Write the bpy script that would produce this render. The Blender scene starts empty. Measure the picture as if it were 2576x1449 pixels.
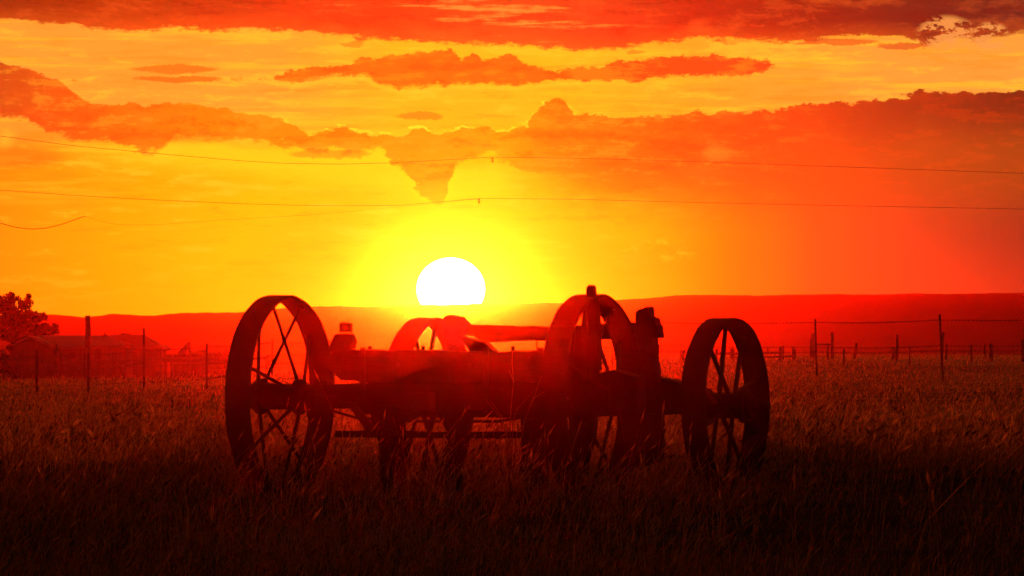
import bpy, bmesh, math, random
import numpy as np
from mathutils import Vector, Matrix

# ------------------------------------------------------------------ camera
S = bpy.context.scene
COL = S.collection
CZ = 0.616                    # lens height above the wagon's ground
F = 18160.0                   # focal length in widths/2576 (about 8 degrees wide)
HY = 880.0                    # row of the true horizon
cam = bpy.data.cameras.new('camera')
cam_o = bpy.data.objects.new('camera', cam)
COL.objects.link(cam_o)
cam.sensor_width = 36
cam.lens = 36 * F / 2576
cam.clip_start = 0.1
cam.clip_end = 20000
cam_o.location = (0, 0, CZ)
cam_o.rotation_euler = (math.radians(90) + math.atan((HY - 724.5) / F), 0, 0)
S.camera = cam_o
S.view_settings.view_transform = 'Standard'
S.view_settings.look = 'None'
S.view_settings.exposure = 0
S.view_settings.gamma = 1
S.cycles.use_denoising = True
S.cycles.volume_bounces = 1
S.cycles.max_bounces = 6
S.cycles.transparent_max_bounces = 8

# ------------------------------------------------------------------ world: evening sky with clouds, laid out by compass bearing and elevation
SUN_AZ = (1134 - 1288) / F    # radians, right positive
SUN_EL = (HY - 731) / F
world = bpy.data.worlds.new("World")
S.world = world
world.use_nodes = True
wt = world.node_tree
wt.nodes.clear()


class V:
    """a value socket with arithmetic"""
    def __init__(s, sock): s.s = sock
    def _m(s, op, *o):
        n = wt.nodes.new('ShaderNodeMath'); n.operation = op
        for i, a in enumerate((s,) + o):
            if isinstance(a, V): wt.links.new(a.s, n.inputs[i])
            else: n.inputs[i].default_value = a
        return V(n.outputs[0])
    def __add__(s, o): return s._m('ADD', o)
    def __sub__(s, o): return s._m('SUBTRACT', o)
    def __mul__(s, o): return s._m('MULTIPLY', o)
    def __truediv__(s, o): return s._m('DIVIDE', o)
    def max(s, o): return s._m('MAXIMUM', o)
    def min(s, o): return s._m('MINIMUM', o)
    def pow(s, o): return s._m('POWER', o)
    def f(s, op, *o): return s._m(op, *o)
    def inv(s): return V(s._m('MULTIPLY', -1.0).s)._m('ADD', 1.0)


def step(v, a, b):            # smoothstep from a (0) to b (1)
    n = wt.nodes.new('ShaderNodeMapRange'); n.interpolation_type = 'SMOOTHSTEP'
    wt.links.new(v.s, n.inputs['Value'])
    lo, hi, t0, t1 = (a, b, 0.0, 1.0) if a < b else (b, a, 1.0, 0.0)
    n.inputs['From Min'].default_value = lo; n.inputs['From Max'].default_value = hi
    n.inputs['To Min'].default_value = t0; n.inputs['To Max'].default_value = t1
    return V(n.outputs['Result'])


def curve(v, pts):            # pts in (bearing px, elevation px); v = bearing px
    n = wt.nodes.new('ShaderNodeFloatCurve')
    c = n.mapping.curves[0]
    P = [(-400, pts[0][1])] * (pts[0][0] > -300) + list(pts) + [(2976, pts[-1][1])] * (pts[-1][0] < 2900)
    P = [((x + 400) / 3376, (y + 400) / 1600) for x, y in P]
    c.points[0].location = P[0]; c.points[1].location = P[-1]
    for p in P[1:-1]: c.points.new(*p)
    for p in c.points: p.handle_type = 'VECTOR'
    n.mapping.update()
    wt.links.new(((v + 400.0) / 3376.0).s, n.inputs['Value'])
    return V(n.outputs[0]) * 1600.0 - 400.0


def ramp(v, stops, lo=0.0, hi=2576.0):
    n = wt.nodes.new('ShaderNodeValToRGB')
    cr = n.color_ramp
    st = [((x - lo) / (hi - lo), c) for x, c in stops]
    cr.elements[0].position = st[0][0]; cr.elements[0].color = (*st[0][1], 1)
    cr.elements[1].position = st[-1][0]; cr.elements[1].color = (*st[-1][1], 1)
    for p, c in st[1:-1]:
        e = cr.elements.new(p); e.color = (*c, 1)
    wt.links.new(((v - lo) / (hi - lo)).s, n.inputs[0])
    return n.outputs[0]


def mix(fac, a, b, mode='MIX'):
    n = wt.nodes.new('ShaderNodeMix'); n.data_type = 'RGBA'; n.blend_type = mode
    ci = [i for i in n.inputs if i.type == 'RGBA']
    if isinstance(fac, V): wt.links.new(fac.s, n.inputs[0])
    else: n.inputs[0].default_value = fac
    for i, c in zip(ci, (a, b)):
        if isinstance(c, tuple): i.default_value = (*c, 1)
        else: wt.links.new(c, i)
    return [o for o in n.outputs if o.type == 'RGBA'][0]


def noise(vec, scale, detail=4.0, rough=0.55, off=0.0):
    m = wt.nodes.new('ShaderNodeMapping')
    m.inputs['Location'].default_value = (off, off * 1.7, off * 0.3)
    m.inputs['Scale'].default_value = (scale[0], scale[1], 1)
    wt.links.new(vec, m.inputs[0])
    n = wt.nodes.new('ShaderNodeTexNoise'); n.noise_dimensions = '3D'
    n.inputs['Scale'].default_value = 1.0; n.inputs['Detail'].default_value = detail
    n.inputs['Roughness'].default_value = rough
    wt.links.new(m.outputs[0], n.inputs['Vector'])
    return V(n.outputs[0])


tc = wt.nodes.new('ShaderNodeTexCoord')
sx = wt.nodes.new('ShaderNodeSeparateXYZ')
wt.links.new(tc.outputs['Generated'], sx.inputs[0])
dx, dy, dz = (V(sx.outputs[i]) for i in range(3))
U = dx.f('ARCTAN2', dy) * F + 1288.0          # bearing
W = dz.f('ARCSINE') * (-F) + HY                # elevation, downwards
cb = wt.nodes.new('ShaderNodeCombineXYZ')
wt.links.new(U.s, cb.inputs[0]); wt.links.new(W.s, cb.inputs[1])
uv = cb.outputs[0]

n_big = noise(uv, (1 / 330, 1 / 95), 3, 0.5, 3.1) - 0.5
n_mid = noise(uv, (1 / 75, 1 / 34), 5, 0.62, 7.7) - 0.5
n_fine = noise(uv, (1 / 30, 1 / 17), 7, 0.72, 1.9) - 0.5
n_flow = noise(uv, (1 / 150, 1 / 30), 6, 0.7, 8.8) - 0.5
n_wisp = noise(uv, (1 / 420, 1 / 26), 5, 0.6, 5.3)
vo = wt.nodes.new('ShaderNodeTexVoronoi'); vo.feature = 'SMOOTH_F1'
vo.inputs['Scale'].default_value = 1; vo.inputs['Smoothness'].default_value = 0.3
mp = wt.nodes.new('ShaderNodeMapping'); mp.inputs['Scale'].default_value = (1 / 42, 1 / 34, 1)
wt.links.new(uv, mp.inputs[0]); wt.links.new(mp.outputs[0], vo.inputs['Vector'])
puff = V(vo.outputs['Distance']) - 0.45
Uw = U + n_mid * 46.0 + n_fine * 16.0
Ww = W + n_mid * 20.0 + n_fine * 12.0

# distance from the sun in px, stretched a little along the horizon
ru = (U - 1134.0); rw = (W - 727.0)
r_sun = ((ru * 0.62).pow(2.0) + rw.pow(2.0)).pow(0.5)

# clear air
clear = ramp(r_sun, [(0, (1.0, .52, .010)), (160, (1.0, .50, .006)), (360, (1.0, .54, .004)),
                     (560, (1.0, .40, .003)), (760, (.97, .27, .004)), (1000, (.9, .20, .004))], 0, 1000)
high = ramp(U, [(0, (.90, .35, .035)), (700, (.92, .36, .03)), (1000, (1, .46, .012)), (1400, (1, .50, .012)),
                (1750, (.96, .38, .02)), (2200, (.90, .35, .04)), (2576, (.92, .35, .045))])
clear = mix(step(W + n_big * 60.0, 420, 250), clear, high)
# long faint streaks of thin cloud
streak = step(n_wisp + n_mid * 0.12, .50, .66) * step(W, 620, 330)
clear = mix(streak * 0.55, clear, (1.0, .58, .02))
streak2 = step(n_wisp + n_mid * 0.10, .44, .34) * step(W, 460, 330) * step(W, 90, 150)
clear = mix(streak2 * 0.5, clear, (.98, .27, .012))
clear = mix(step(n_flow + n_big * .5, .02, .16) * 0.40 * step(W, 900, 500), clear, (1.0, .66, .03))
clear = mix(step(n_flow + n_big * .5, -.03, -.18) * 0.34 * step(W, 860, 460), clear, (.98, .26, .006))
# bright ledges of cloud lit from below, under the left bank
led = step(Ww - curve(U, [(-400, 360), (150, 350), (550, 355), (800, 372), (960, 365), (1010, 420), (1300, 410)]), -6, 22) \
    * step(Ww - curve(U, [(-400, 430), (150, 420), (550, 430), (960, 480), (1300, 500)]), 30, -40) * step(U, 1330, 1240) * step(U, 60, 560)
clear = mix(led * 0.75, clear, (1.0, .68, .012))

# rain shaft reddening the right
veilc = ramp(U, [(0, (1, .3, .01)), (1500, (1, .34, .004)), (1800, (1, .22, .004)), (2050, (.60, .105, .010)), (2300, (.28, .062, .012)), (2576, (.10, .034, .010))])
veil = step(U + (W - 600.0) * 0.55 * step(W, 800, 420) + n_big * 120.0, 1330, 1900) * step(W - curve(U, [(1200, 330), (1500, 300), (2576, 240)]), -10, 30)
col = mix(veil, clear, veilc)
shaft = noise(uv, (1 / 70, 1 / 900), 4, 0.55, 2.2)
col = mix(step(shaft, .35, .7) * step(U, 1700, 2300) * veil * 0.16, col, (.25, .05, .01))

# wispy yellow curls right of the sun
curl = step(((Ww - 632.0) / 34.0).pow(2.0) + ((Uw - 1655.0) / 120.0).pow(2.0), 1.0, 0.2)
curl2 = step(n_fine + n_mid * 0.6, .0, .12)
col = mix(curl * curl2 * 0.5, col, (1.0, .55, .02))

# --- left / middle / right cloud bank
up3 = curve(Uw, [(-400, 60), (0, 160), (90, 186), (165, 214), (178, 234), (235, 262), (290, 268), (325, 258), (372, 272), (378, 260),
                 (450, 256), (505, 260), (530, 274), (560, 270), (620, 287), (700, 300), (745, 312), (770, 338), (810, 334), (850, 322),
                 (905, 330), (1015, 344), (1030, 330), (1075, 330), (1095, 342), (1150, 326), (1218, 318), (1250, 330), (1300, 322),
                 (1336, 318), (1344, 275), (1380, 262), (1396, 243), (1420, 252), (1440, 284), (1500, 292), (1600, 296), (1705, 297), (1745, 283),
                 (1900, 279), (2080, 264), (2110, 256), (2140, 262), (2300, 241), (2315, 224), (2345, 232), (2370, 242), (2420, 232), (2440, 240), (2576, 228), (2976, 200)])
lo3 = curve(Uw, [(-400, 330), (0, 292), (60, 300), (110, 335), (250, 352), (330, 365), (390, 385), (430, 355), (520, 344), (640, 352), (760, 372),
                 (900, 380), (968, 374), (984, 408), (1022, 432), (1042, 474), (1100, 508), (1120, 506), (1128, 470), (1134, 432), (1150, 408), (1190, 398), (1232, 376), (1262, 395), (1330, 430),
                 (1500, 470), (1800, 480), (2100, 470), (2576, 480)])
d_up = W - up3 + puff * 15.0 + n_fine * 40.0 + n_mid * 14.0
soft_lo = step(U, 1150, 1500)
d_lo = lo3 - W + n_mid * 44.0 + n_fine * 60.0
hard = step(d_lo, -9, 8); soft = step(d_lo, -130, 60)
m_lo = hard * soft_lo.inv() + soft * soft_lo
m3 = step(d_up, -1.5, 3.5) * m_lo
c3 = ramp(U, [(0, (.50, .085, .008)), (180, (.66, .12, .006)), (480, (.90, .22, .004)), (800, (1, .27, .004)), (1050, (1, .30, .004)), (1250, (1, .32, .003)),
              (1400, (.96, .21, .004)), (1650, (.86, .13, .005)), (1900, (.48, .080, .007)), (2200, (.28, .046, .007)), (2576, (.12, .024, .006))])
c3 = mix(step(n_flow + n_fine * .5, .02, .14) * 0.35 * step(U, 2300, 1500), c3, (1.0, .40, .02))
c3 = mix(step(n_flow + n_fine * .5, -.02, -.14) * 0.35, c3, (.55, .05, .004))
c3 = mix(step(n_big + n_mid * 0.8, .0, .22) * 0.20 * step(U, 2200, 1500), c3, (1.0, .36, .02))
c3 = mix(step(n_big + n_mid * 0.8, -.02, -.24) * 0.25, c3, (.50, .045, .004))
c3 = mix(step(W - up3, 20, 160) * 0.35 * step(U, 1250, 1800), c3, (.55, .13, .008))
col = mix(m3, col, c3)
# glowing hem along the bank near the sun
hem = step(d_up, -7, -1) * step(d_up, 5, 1) * step(n_mid, -.05, .08) * step(U, 650, 780) * step(U, 1700, 1250)
col = mix(hem * 0.9, col, (1.0, .80, .03))
glowspot = step(((Ww - 386.0) / 20.0).pow(2.0) + ((Uw - 1805.0) / 46.0).pow(2.0), 1.3, 0.1)
col = mix(glowspot * 0.25, col, (1.0, .40, .03))
# bright patch low on the far left and darker scraps under it
spot = step(((Ww - 345.0) / 42.0).pow(2.0) + ((Uw + 10.0) / 60.0).pow(2.0), 1.2, 0.3)
col = mix(spot * (n_mid * 3.0 + .5).max(0.0).min(1.0) * 0.7, col, (1.0, .52, .03))
scrap = step(((Ww - 398.0) / 30.0).pow(2.0) + ((Uw - 40.0) / 130.0).pow(2.0), 1.2, 0.2)
col = mix(scrap * 0.7, col, (.95, .20, .006))
# --- middle drifting cloud
up2 = curve(Uw, [(-400, 210), (690, 200), (700, 180), (790, 168), (880, 156), (960, 142), (1060, 132), (1130, 120), (1188, 120), (1200, 140),
                 (1160, 150), (1215, 152), (1295, 136), (1320, 160), (1395, 176), (1450, 168), (1510, 172), (1540, 152), (1640, 146), (1700, 140),
                 (1830, 139), (1880, 146), (1946, 158), (1960, 180), (2976, 190)])
lo2 = curve(Uw, [(-400, 200), (690, 196), (700, 206), (760, 204), (860, 190), (925, 190), (960, 212), (1010, 224), (1080, 218), (1160, 212), (1300, 214),
                 (1400, 206), (1520, 200), (1600, 204), (1690, 190), (1780, 194), (1900, 190), (1935, 172), (1955, 160), (2976, 160)])
m2 = step(W - up2 + n_fine * 46.0 + n_mid * 24.0, -2, 5) * step(lo2 - W + n_fine * 50.0 + n_flow * 36.0, -5, 6)
c2 = ramp(U, [(0, (.8, .12, .01)), (700, (.86, .15, .006)), (1100, (.93, .155, .006)), (1400, (.93, .145, .006)), (1600, (.72, .085, .007)), (1900, (.66, .075, .009)), (2576, (.5, .05, .01))])
c2 = mix(step(n_flow + n_mid * .6, .02, .14) * 0.45, c2, (1, .30, .01))
c2 = mix(step(n_flow + n_mid * .6, -.02, -.14) * 0.4, c2, (.5, .05, .004))
col = mix(m2, col, c2)
hem2 = step(lo2 - W + n_fine * 14.0, -20, -6) * step(lo2 - W + n_fine * 14.0, -1, -6) * step(U, 690, 740) * step(U, 1600, 1400)
col = mix(hem2 * 0.45, col, (1.0, .62, .03))
# small flat clouds
for (cx, cy, a, b, k) in ((440, 175, 118, 11, .8), (450, 200, 115, 9, .85), (1050, 290, 62, 11, .6), (890, 113, 34, 9, .6), (1440, 230, 0.1, .1, 0),
                          (830, 388, 110, 14, .55), (2100, 106, 120, 9, .7), (2270, 116, 70, 9, .7), (1600, 132, 30, 6, .6), (210, 92, 0.1, 0.1, 0)):
    if k == 0: continue
    e = ((Ww + n_fine * 8.0 - float(cy)) / float(b)).pow(2.0) + ((Uw - float(cx)) / float(a)).pow(2.0)
    col = mix(step(e, 1.15, 0.55) * k, col, (.86, .16, .008) if cx < 1700 else (.60, .07, .012))
# --- the dark lid across the top
lo1 = curve(Uw, [(-400, 48), (0, 54), (110, 62), (200, 68), (330, 76), (480, 72), (620, 72), (740, 78), (830, 90), (900, 92), (1040, 106), (1200, 112),
                 (1400, 120), (1560, 124), (1600, 112), (1650, 106), (1760, 100), (1960, 106), (2060, 102), (2170, 92), (2290, 100), (2330, 122), (2400, 96), (2470, 104), (2576, 86), (2976, 90)])
m1 = step(lo1 - W + n_fine * 40.0 + n_mid * 26.0 + n_flow * 50.0, -5, 8)
c1 = ramp(U, [(0, (.28, .034, .004)), (300, (.34, .046, .004)), (620, (.28, .050, .006)), (950, (.26, .050, .006)), (1250, (.36, .078, .009)), (1500, (.30, .058, .009)),
              (1750, (.26, .028, .006)), (2050, (.20, .024, .006)), (2350, (.13, .022, .009)), (2576, (.12, .021, .011))])
c1 = mix(step(n_big + n_mid * 0.5, .02, .22) * 0.35, c1, (.92, .15, .015))
c1 = mix(step(n_flow + n_fine * .4, .03, .15) * 0.25, c1, (.8, .12, .015))
c1 = mix(step(n_flow + n_fine * .4, -.02, -.14) * 0.4, c1, (.12, .014, .004))
c1 = mix(step(lo1 - W, 50, 0) * 0.30, c1, (.95, .15, .012))
slit = step(n_wisp + n_fine * 0.15, .60, .70) * step(U, 700, 950) * step(U, 1700, 1400)
c1 = mix(slit * 0.75, c1, (.98, .34, .04))
col = mix(m1, col, c1)
holes = step(n_mid + n_fine * 0.8, -.05, .03) * (step(((W - 85.0) / 46.0).pow(2.0) + ((U - 2380.0) / 75.0).pow(2.0), 1.2, .5)
                                          .max(step(((W - 92.0) / 36.0).pow(2.0) + ((U - 2490.0) / 50.0).pow(2.0), 1.2, .5)))
col = mix(holes * 0.85, col, (.88, .34, .07))

# low sky close to the sun: a tight warm aureole, then the sun's own disc, flattened by the air
r2 = (ru.pow(2.0) + (rw * 1.0).pow(2.0)).pow(0.5)
aur = step(r2, 330, 70)
col = mix(aur * 0.4, col, (1.0, .68, .012))
rd = ((ru / 84.0).pow(2.0) + (rw / 77.0).pow(2.0)).pow(0.5)
col = mix(step(rd, 1.75, 1.0) * 0.85, col, (1.3, 1.25, .0))
disc = step(rd, 1.035, 0.975)
col = mix(disc, col, (14.0, 14.0, 12.0))

# the rest of the dome: a dim dusk sky
sky = wt.nodes.new('ShaderNodeTexSky'); sky.sky_type = 'NISHITA'; sky.sun_disc = False
sky.sun_elevation = math.radians(0.47); sky.sun_rotation = SUN_AZ
dusk = mix(1.0, sky.outputs[0], (.12, .030, .014), 'MULTIPLY')
outer = step(W, -60, -2600).max(step(U, 3400, 8200)).max(step(U, -900, -5600))
col = mix(outer, col, dusk)

bg = wt.nodes.new('ShaderNodeBackground'); bg.inputs[1].default_value = 1.0
wo = wt.nodes.new('ShaderNodeOutputWorld')
wt.links.new(col, bg.inputs[0]); wt.links.new(bg.outputs[0], wo.inputs[0])
world.cycles.sampling_method = 'MANUAL'
world.cycles.sample_map_resolution = 2048

# ------------------------------------------------------------------ sun lamp
sun = bpy.data.lights.new('sun', 'SUN')
sun.energy = 3.0
sun.color = (1.0, .12, .014)
sun.angle = math.radians(.5)
sun_o = bpy.data.objects.new('sun', sun)
COL.objects.link(sun_o)
sun_o.rotation_euler = Vector((math.tan(SUN_AZ), 1, math.tan(SUN_EL))).to_track_quat('Z', 'Y').to_euler()

# ------------------------------------------------------------------ helpers
rnd = random.Random(7)


def tag(o, label=None, cat=None, group=None, kind=None):
    if label: o['label'] = label
    if cat: o['category'] = cat
    if group: o['group'] = group
    if kind: o['kind'] = kind
    return o


def empty(name, loc=(0, 0, 0), rz=0.0):
    o = bpy.data.objects.new(name, None)
    o.location = loc; o.rotation_euler = (0, 0, rz)
    o.empty_display_size = .2
    COL.objects.link(o)
    return o


def link(name, bm, mat, parent=None, smooth=False, loc=None):
    me = bpy.data.meshes.new(name)
    bmesh.ops.recalc_face_normals(bm, faces=bm.faces)
    bm.to_mesh(me); bm.free()
    if smooth:
        for p in me.polygons: p.use_smooth = True
    me.materials.append(mat)
    o = bpy.data.objects.new(name, me)
    if loc: o.location = loc
    COL.objects.link(o)
    if parent: o.parent = parent
    return o


def material(name, c1, c2, scale=8.0, rough=.85, stretch=(1, 1, 1), bump=.3, metal=0.0, spec=.25):
    m = bpy.data.materials.new(name); m.use_nodes = True
    nt = m.node_tree; b = nt.nodes['Principled BSDF']
    t = nt.nodes.new('ShaderNodeTexCoord'); mp = nt.nodes.new('ShaderNodeMapping')
    mp.inputs['Scale'].default_value = stretch
    nt.links.new(t.outputs['Object'], mp.inputs[0])
    n = nt.nodes.new('ShaderNodeTexNoise'); n.inputs['Scale'].default_value = scale
    n.inputs['Detail'].default_value = 7; n.inputs['Roughness'].default_value = .65
    nt.links.new(mp.outputs[0], n.inputs['Vector'])
    r = nt.nodes.new('ShaderNodeValToRGB')
    r.color_ramp.elements[0].position = .35; r.color_ramp.elements[0].color = (*c1, 1)
    r.color_ramp.elements[1].position = .68; r.color_ramp.elements[1].color = (*c2, 1)
    nt.links.new(n.outputs[0], r.inputs[0]); nt.links.new(r.outputs[0], b.inputs['Base Color'])
    b.inputs['Roughness'].default_value = rough; b.inputs['Metallic'].default_value = metal
    b.inputs['Specular IOR Level'].default_value = spec
    if bump:
        bp = nt.nodes.new('ShaderNodeBump'); bp.inputs['Strength'].default_value = bump
        bp.inputs['Distance'].default_value = .01
        nt.links.new(n.outputs[0], bp.inputs['Height']); nt.links.new(bp.outputs[0], b.inputs['Normal'])
    return m


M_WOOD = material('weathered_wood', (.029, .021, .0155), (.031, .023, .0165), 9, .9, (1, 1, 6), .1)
M_OLDWOOD = material('post_wood', (.05, .035, .025), (.12, .085, .06), 6, .9, (4, 4, 1), .4)
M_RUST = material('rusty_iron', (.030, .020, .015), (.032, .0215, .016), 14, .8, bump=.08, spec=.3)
M_STEEL = material('fence_steel', (.02, .016, .014), (.05, .03, .022), 20, .8, bump=.1)
M_ROOF = material('tin_roof', (.12, .07, .07), (.26, .16, .17), 1.2, .55, (.3, 6, 1), .1)
M_ROOF2 = material('shingle_roof', (.03, .02, .018), (.06, .04, .035), 3, .9)
M_WALL = material('barn_boards', (.05, .035, .02), (.09, .06, .035), 2, .9, (4, 4, .4))
M_BARK = material('bark', (.03, .022, .016), (.07, .05, .035), 5, .95)
M_HAY = material('baled_hay', (.07, .05, .025), (.15, .11, .05), 6, .95, (1, 1, 3), .8)
M_CABLE = material('cable', (.02, .018, .016), (.035, .03, .026), 3, .6, bump=0)


def leafy(name, c1, c2, trans=.5, scale=3.0):
    m = bpy.data.materials.new(name); m.use_nodes = True
    nt = m.node_tree; nt.nodes.clear()
    o = nt.nodes.new('ShaderNodeOutputMaterial')
    t = nt.nodes.new('ShaderNodeTexCoord')
    n = nt.nodes.new('ShaderNodeTexNoise'); n.inputs['Scale'].default_value = scale; n.inputs['Detail'].default_value = 6
    n.inputs['Roughness'].default_value = .75
    nt.links.new(t.outputs['Object'], n.inputs['Vector'])
    r = nt.nodes.new('ShaderNodeValToRGB')
    r.color_ramp.elements[0].position = .38; r.color_ramp.elements[0].color = (*c1, 1)
    r.color_ramp.elements[1].position = .64; r.color_ramp.elements[1].color = (*c2, 1)
    nt.links.new(n.outputs[0], r.inputs[0])
    d = nt.nodes.new('ShaderNodeBsdfDiffuse'); tr = nt.nodes.new('ShaderNodeBsdfTranslucent')
    nt.links.new(r.outputs[0], d.inputs[0]); nt.links.new(r.outputs[0], tr.inputs[0])
    x = nt.nodes.new('ShaderNodeMixShader'); x.inputs[0].default_value = trans
    nt.links.new(d.outputs[0], x.inputs[1]); nt.links.new(tr.outputs[0], x.inputs[2])
    nt.links.new(x.outputs[0], o.inputs[0])
    return m


M_GRASS = leafy('dry_grass', (.05, .036, .016), (.62, .34, .13), .65, 9.0)
M_LEAF = leafy('tree_leaves', (.02, .025, .008), (.05, .05, .015), .3, 1.0)
M_WEED = leafy('dry_weed', (.10, .07, .03), (.2, .14, .07), .3, 9.0)


def add_box(bm, c, size, rot=None):
    M = Matrix.Translation(c) @ (rot.to_4x4() if rot else Matrix()) @ Matrix.Diagonal((*size, 1))
    return bmesh.ops.create_cube(bm, size=1, matrix=M)


def add_bar(bm, p, q, r0, r1=None, seg=8):
    p, q = Vector(p), Vector(q); r1 = r0 if r1 is None else r1
    d = q - p; L = d.length
    if L < 1e-6: return
    M = Matrix.Translation((p + q) / 2) @ d.to_track_quat('Z', 'Y').to_matrix().to_4x4()
    bmesh.ops.create_cone(bm, cap_ends=True, segments=seg, radius1=r0, radius2=r1, depth=L, matrix=M)


def add_tube(bm, pts, r, seg=6, taper=None):
    rings = []
    pts = [Vector(p) for p in pts]
    vert = abs((pts[-1] - pts[0]).normalized().z) > .8
    for i, p in enumerate(pts):
        d = (pts[min(i + 1, len(pts) - 1)] - pts[max(i - 1, 0)]).normalized()
        a = Vector((0, 1, 0)).cross(d) if vert else d.cross(Vector((0, 0, 1)))
        if a.length < 1e-4: a = Vector((1, 0, 0))
        a.normalize(); b = d.cross(a)
        rr = r if taper is None else r * (1 + (taper - 1) * i / (len(pts) - 1))
        rings.append([bm.verts.new(p + rr * (a * math.cos(t) + b * math.sin(t))) for t in [2 * math.pi * k / seg for k in range(seg)]])
    for A, B in zip(rings, rings[1:]):
        for k in range(seg):
            bm.faces.new((A[k], A[(k + 1) % seg], B[(k + 1) % seg], B[k]))
    bm.faces.new(rings[0]); bm.faces.new(rings[-1][::-1])


def at(X, Y, d):              # the point of the place seen at bearing X, elevation Y, d metres away
    return Vector(((X - 1288) / F * d, d, CZ + (HY - Y) / F * d))


# ------------------------------------------------------------------ ground shape
def sst(a, b, x):
    t = np.clip((x - a) / (b - a), 0, 1)
    return t * t * (3 - 2 * t)


def vnoise(x, y, seed=0):
    out = 0
    r = np.random.RandomState(seed)
    for k in range(5):
        a = r.rand() * 6.28; f = 2 ** k * (.8 + .4 * r.rand()); ph = r.rand(2) * 6.28
        out = out + np.sin((x * math.cos(a) + y * math.sin(a)) * f + ph[0]) * np.cos((-x * math.sin(a) + y * math.cos(a)) * f * .9 + ph[1]) / 1.7 ** k
    return out / 2


def ground_z(x, y):
    x = np.asarray(x, float); y = np.asarray(y, float)
    yy = np.maximum(y, 1)
    mid_ = np.exp(-((x - .1) / 1.15) ** 4)
    crest = 32.6 + 3.2 * mid_ + .25 * vnoise(x * .8, x * 0, 3)
    z = (.095 - .02 * mid_) * sst(-2.3, .2, y - crest) * (1 - (.75 - .5 * mid_) * sst(.5, 9, y - crest)) * (1 - sst(48, 80, y))
    z = z - .030 * np.maximum(30.5 - y, 0) ** 1.0 * sst(30.5, 27, y) - .0 * y
    z = z + (.022 * vnoise(x * .25, y * .11, 5) * sst(34, 60, y) + .012 * vnoise(x * 1.3, y * .8, 8) * (1 - sst(60, 120, y)) * sst(10, 20, y)) 
    left = sst(-.004, -.060, x / yy)
    z = z - left * (.15 * sst(45, 130, y) + .225 * sst(130, 240, y) + 1.55 * sst(245, 330, y))
    z = z + sst(-.02, .012, x / yy) * .27 * sst(130, 250, y) * (1 - sst(480, 600, y))
    z = z - .25 * sst(480, 560, y) * (1 - left) + 1.9 * sst(900, 1600, y)
    z = z + .035 * vnoise(x * .16, y * .5, 15) * sst(36, 44, y) * (1 - sst(110, 200, y))
    z = z + .05 * vnoise(x * .02, y * .012, 11) * sst(200, 500, y)
    return np.where(y < 8, np.maximum(z, -1.0), z)


RX = [-3000, -1200, -400, 0, 130, 175, 210, 245, 280, 310, 340, 380, 450, 520, 600, 680, 740, 800, 850, 900, 1000, 1070, 1134, 1220, 1300, 1360, 1440, 1520, 1580, 1640, 1700,
      1750, 1850, 1900, 2000, 2100, 2200, 2300, 2400, 2576, 3000, 4200, 6500]
RY = [810, 790, 801, 796, 791, 794, 798, 795, 790, 790, 793, 794, 788, 786, 786, 778, 773, 771, 770, 772, 768, 766, 766, 763, 764, 762, 763, 757, 753, 749, 743,
      742, 742, 744, 741, 740, 741, 738, 739, 736, 740, 732, 760]


def hill_z(x, y):
    X = 1288 + x / np.maximum(y, 1) * F
    ridge_d = 1800 + 60 * vnoise(X * .0025, X * 0, 2)
    top = CZ + (HY - np.interp(X, RX, RY) + .9 * vnoise(X * .055, X * 0, 21) + .9 * vnoise(X * .22, X * 0, 22)) / F * ridge_d
    t = np.clip((y - 1500) / (ridge_d - 1500), 0, 1)
    gully = (vnoise(x * .028, y * .014, 31) * .8 + vnoise(x * .10, y * .03, 33) * .4) * np.sin(np.pi * t)
    up = (.25 * t + .75 * t ** 1.6)
    back = np.clip((y - ridge_d) / 400, 0, 1)
    return (-1.0 + (top + 1.0) * up) * (1 - .75 * sst(0, 1, back)) + gully


def sheet(name, xs_of, ys, zf, mat):
    rows = []
    for y in ys:
        x = xs_of(y); rows.append(np.stack([x, np.full_like(x, y), zf(x, np.full_like(x, y))], 1))
    P = np.concatenate(rows); nc = len(rows[0]); nr = len(rows)
    i = np.arange((nr - 1) * nc).reshape(nr - 1, nc)[:, :-1].ravel()
    Q = np.stack([i, i + 1, i + nc + 1, i + nc], 1)
    me = bpy.data.meshes.new(name)
    me.vertices.add(len(P)); me.vertices.foreach_set('co', P.ravel())
    me.loops.add(Q.size); me.loops.foreach_set('vertex_index', Q.ravel().astype('i'))
    me.polygons.add(len(Q)); me.polygons.foreach_set('loop_start', np.arange(0, Q.size, 4, dtype='i'))
    me.update(); me.validate()
    me.polygons.foreach_set('use_smooth', np.ones(len(Q), bool))
    me.materials.append(mat)
    o = bpy.data.objects.new(name, me); COL.objects.link(o)
    return o


def soil(name, c1, c2, c3):
    m = material(name, c1, c2, 1.6, 1.0, bump=.6, spec=.05)
    nt = m.node_tree; b = nt.nodes['Principled BSDF']; r = nt.nodes['Color Ramp']
    e = r.color_ramp.elements.new(.52); e.color = (*c3, 1)
    return m


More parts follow.
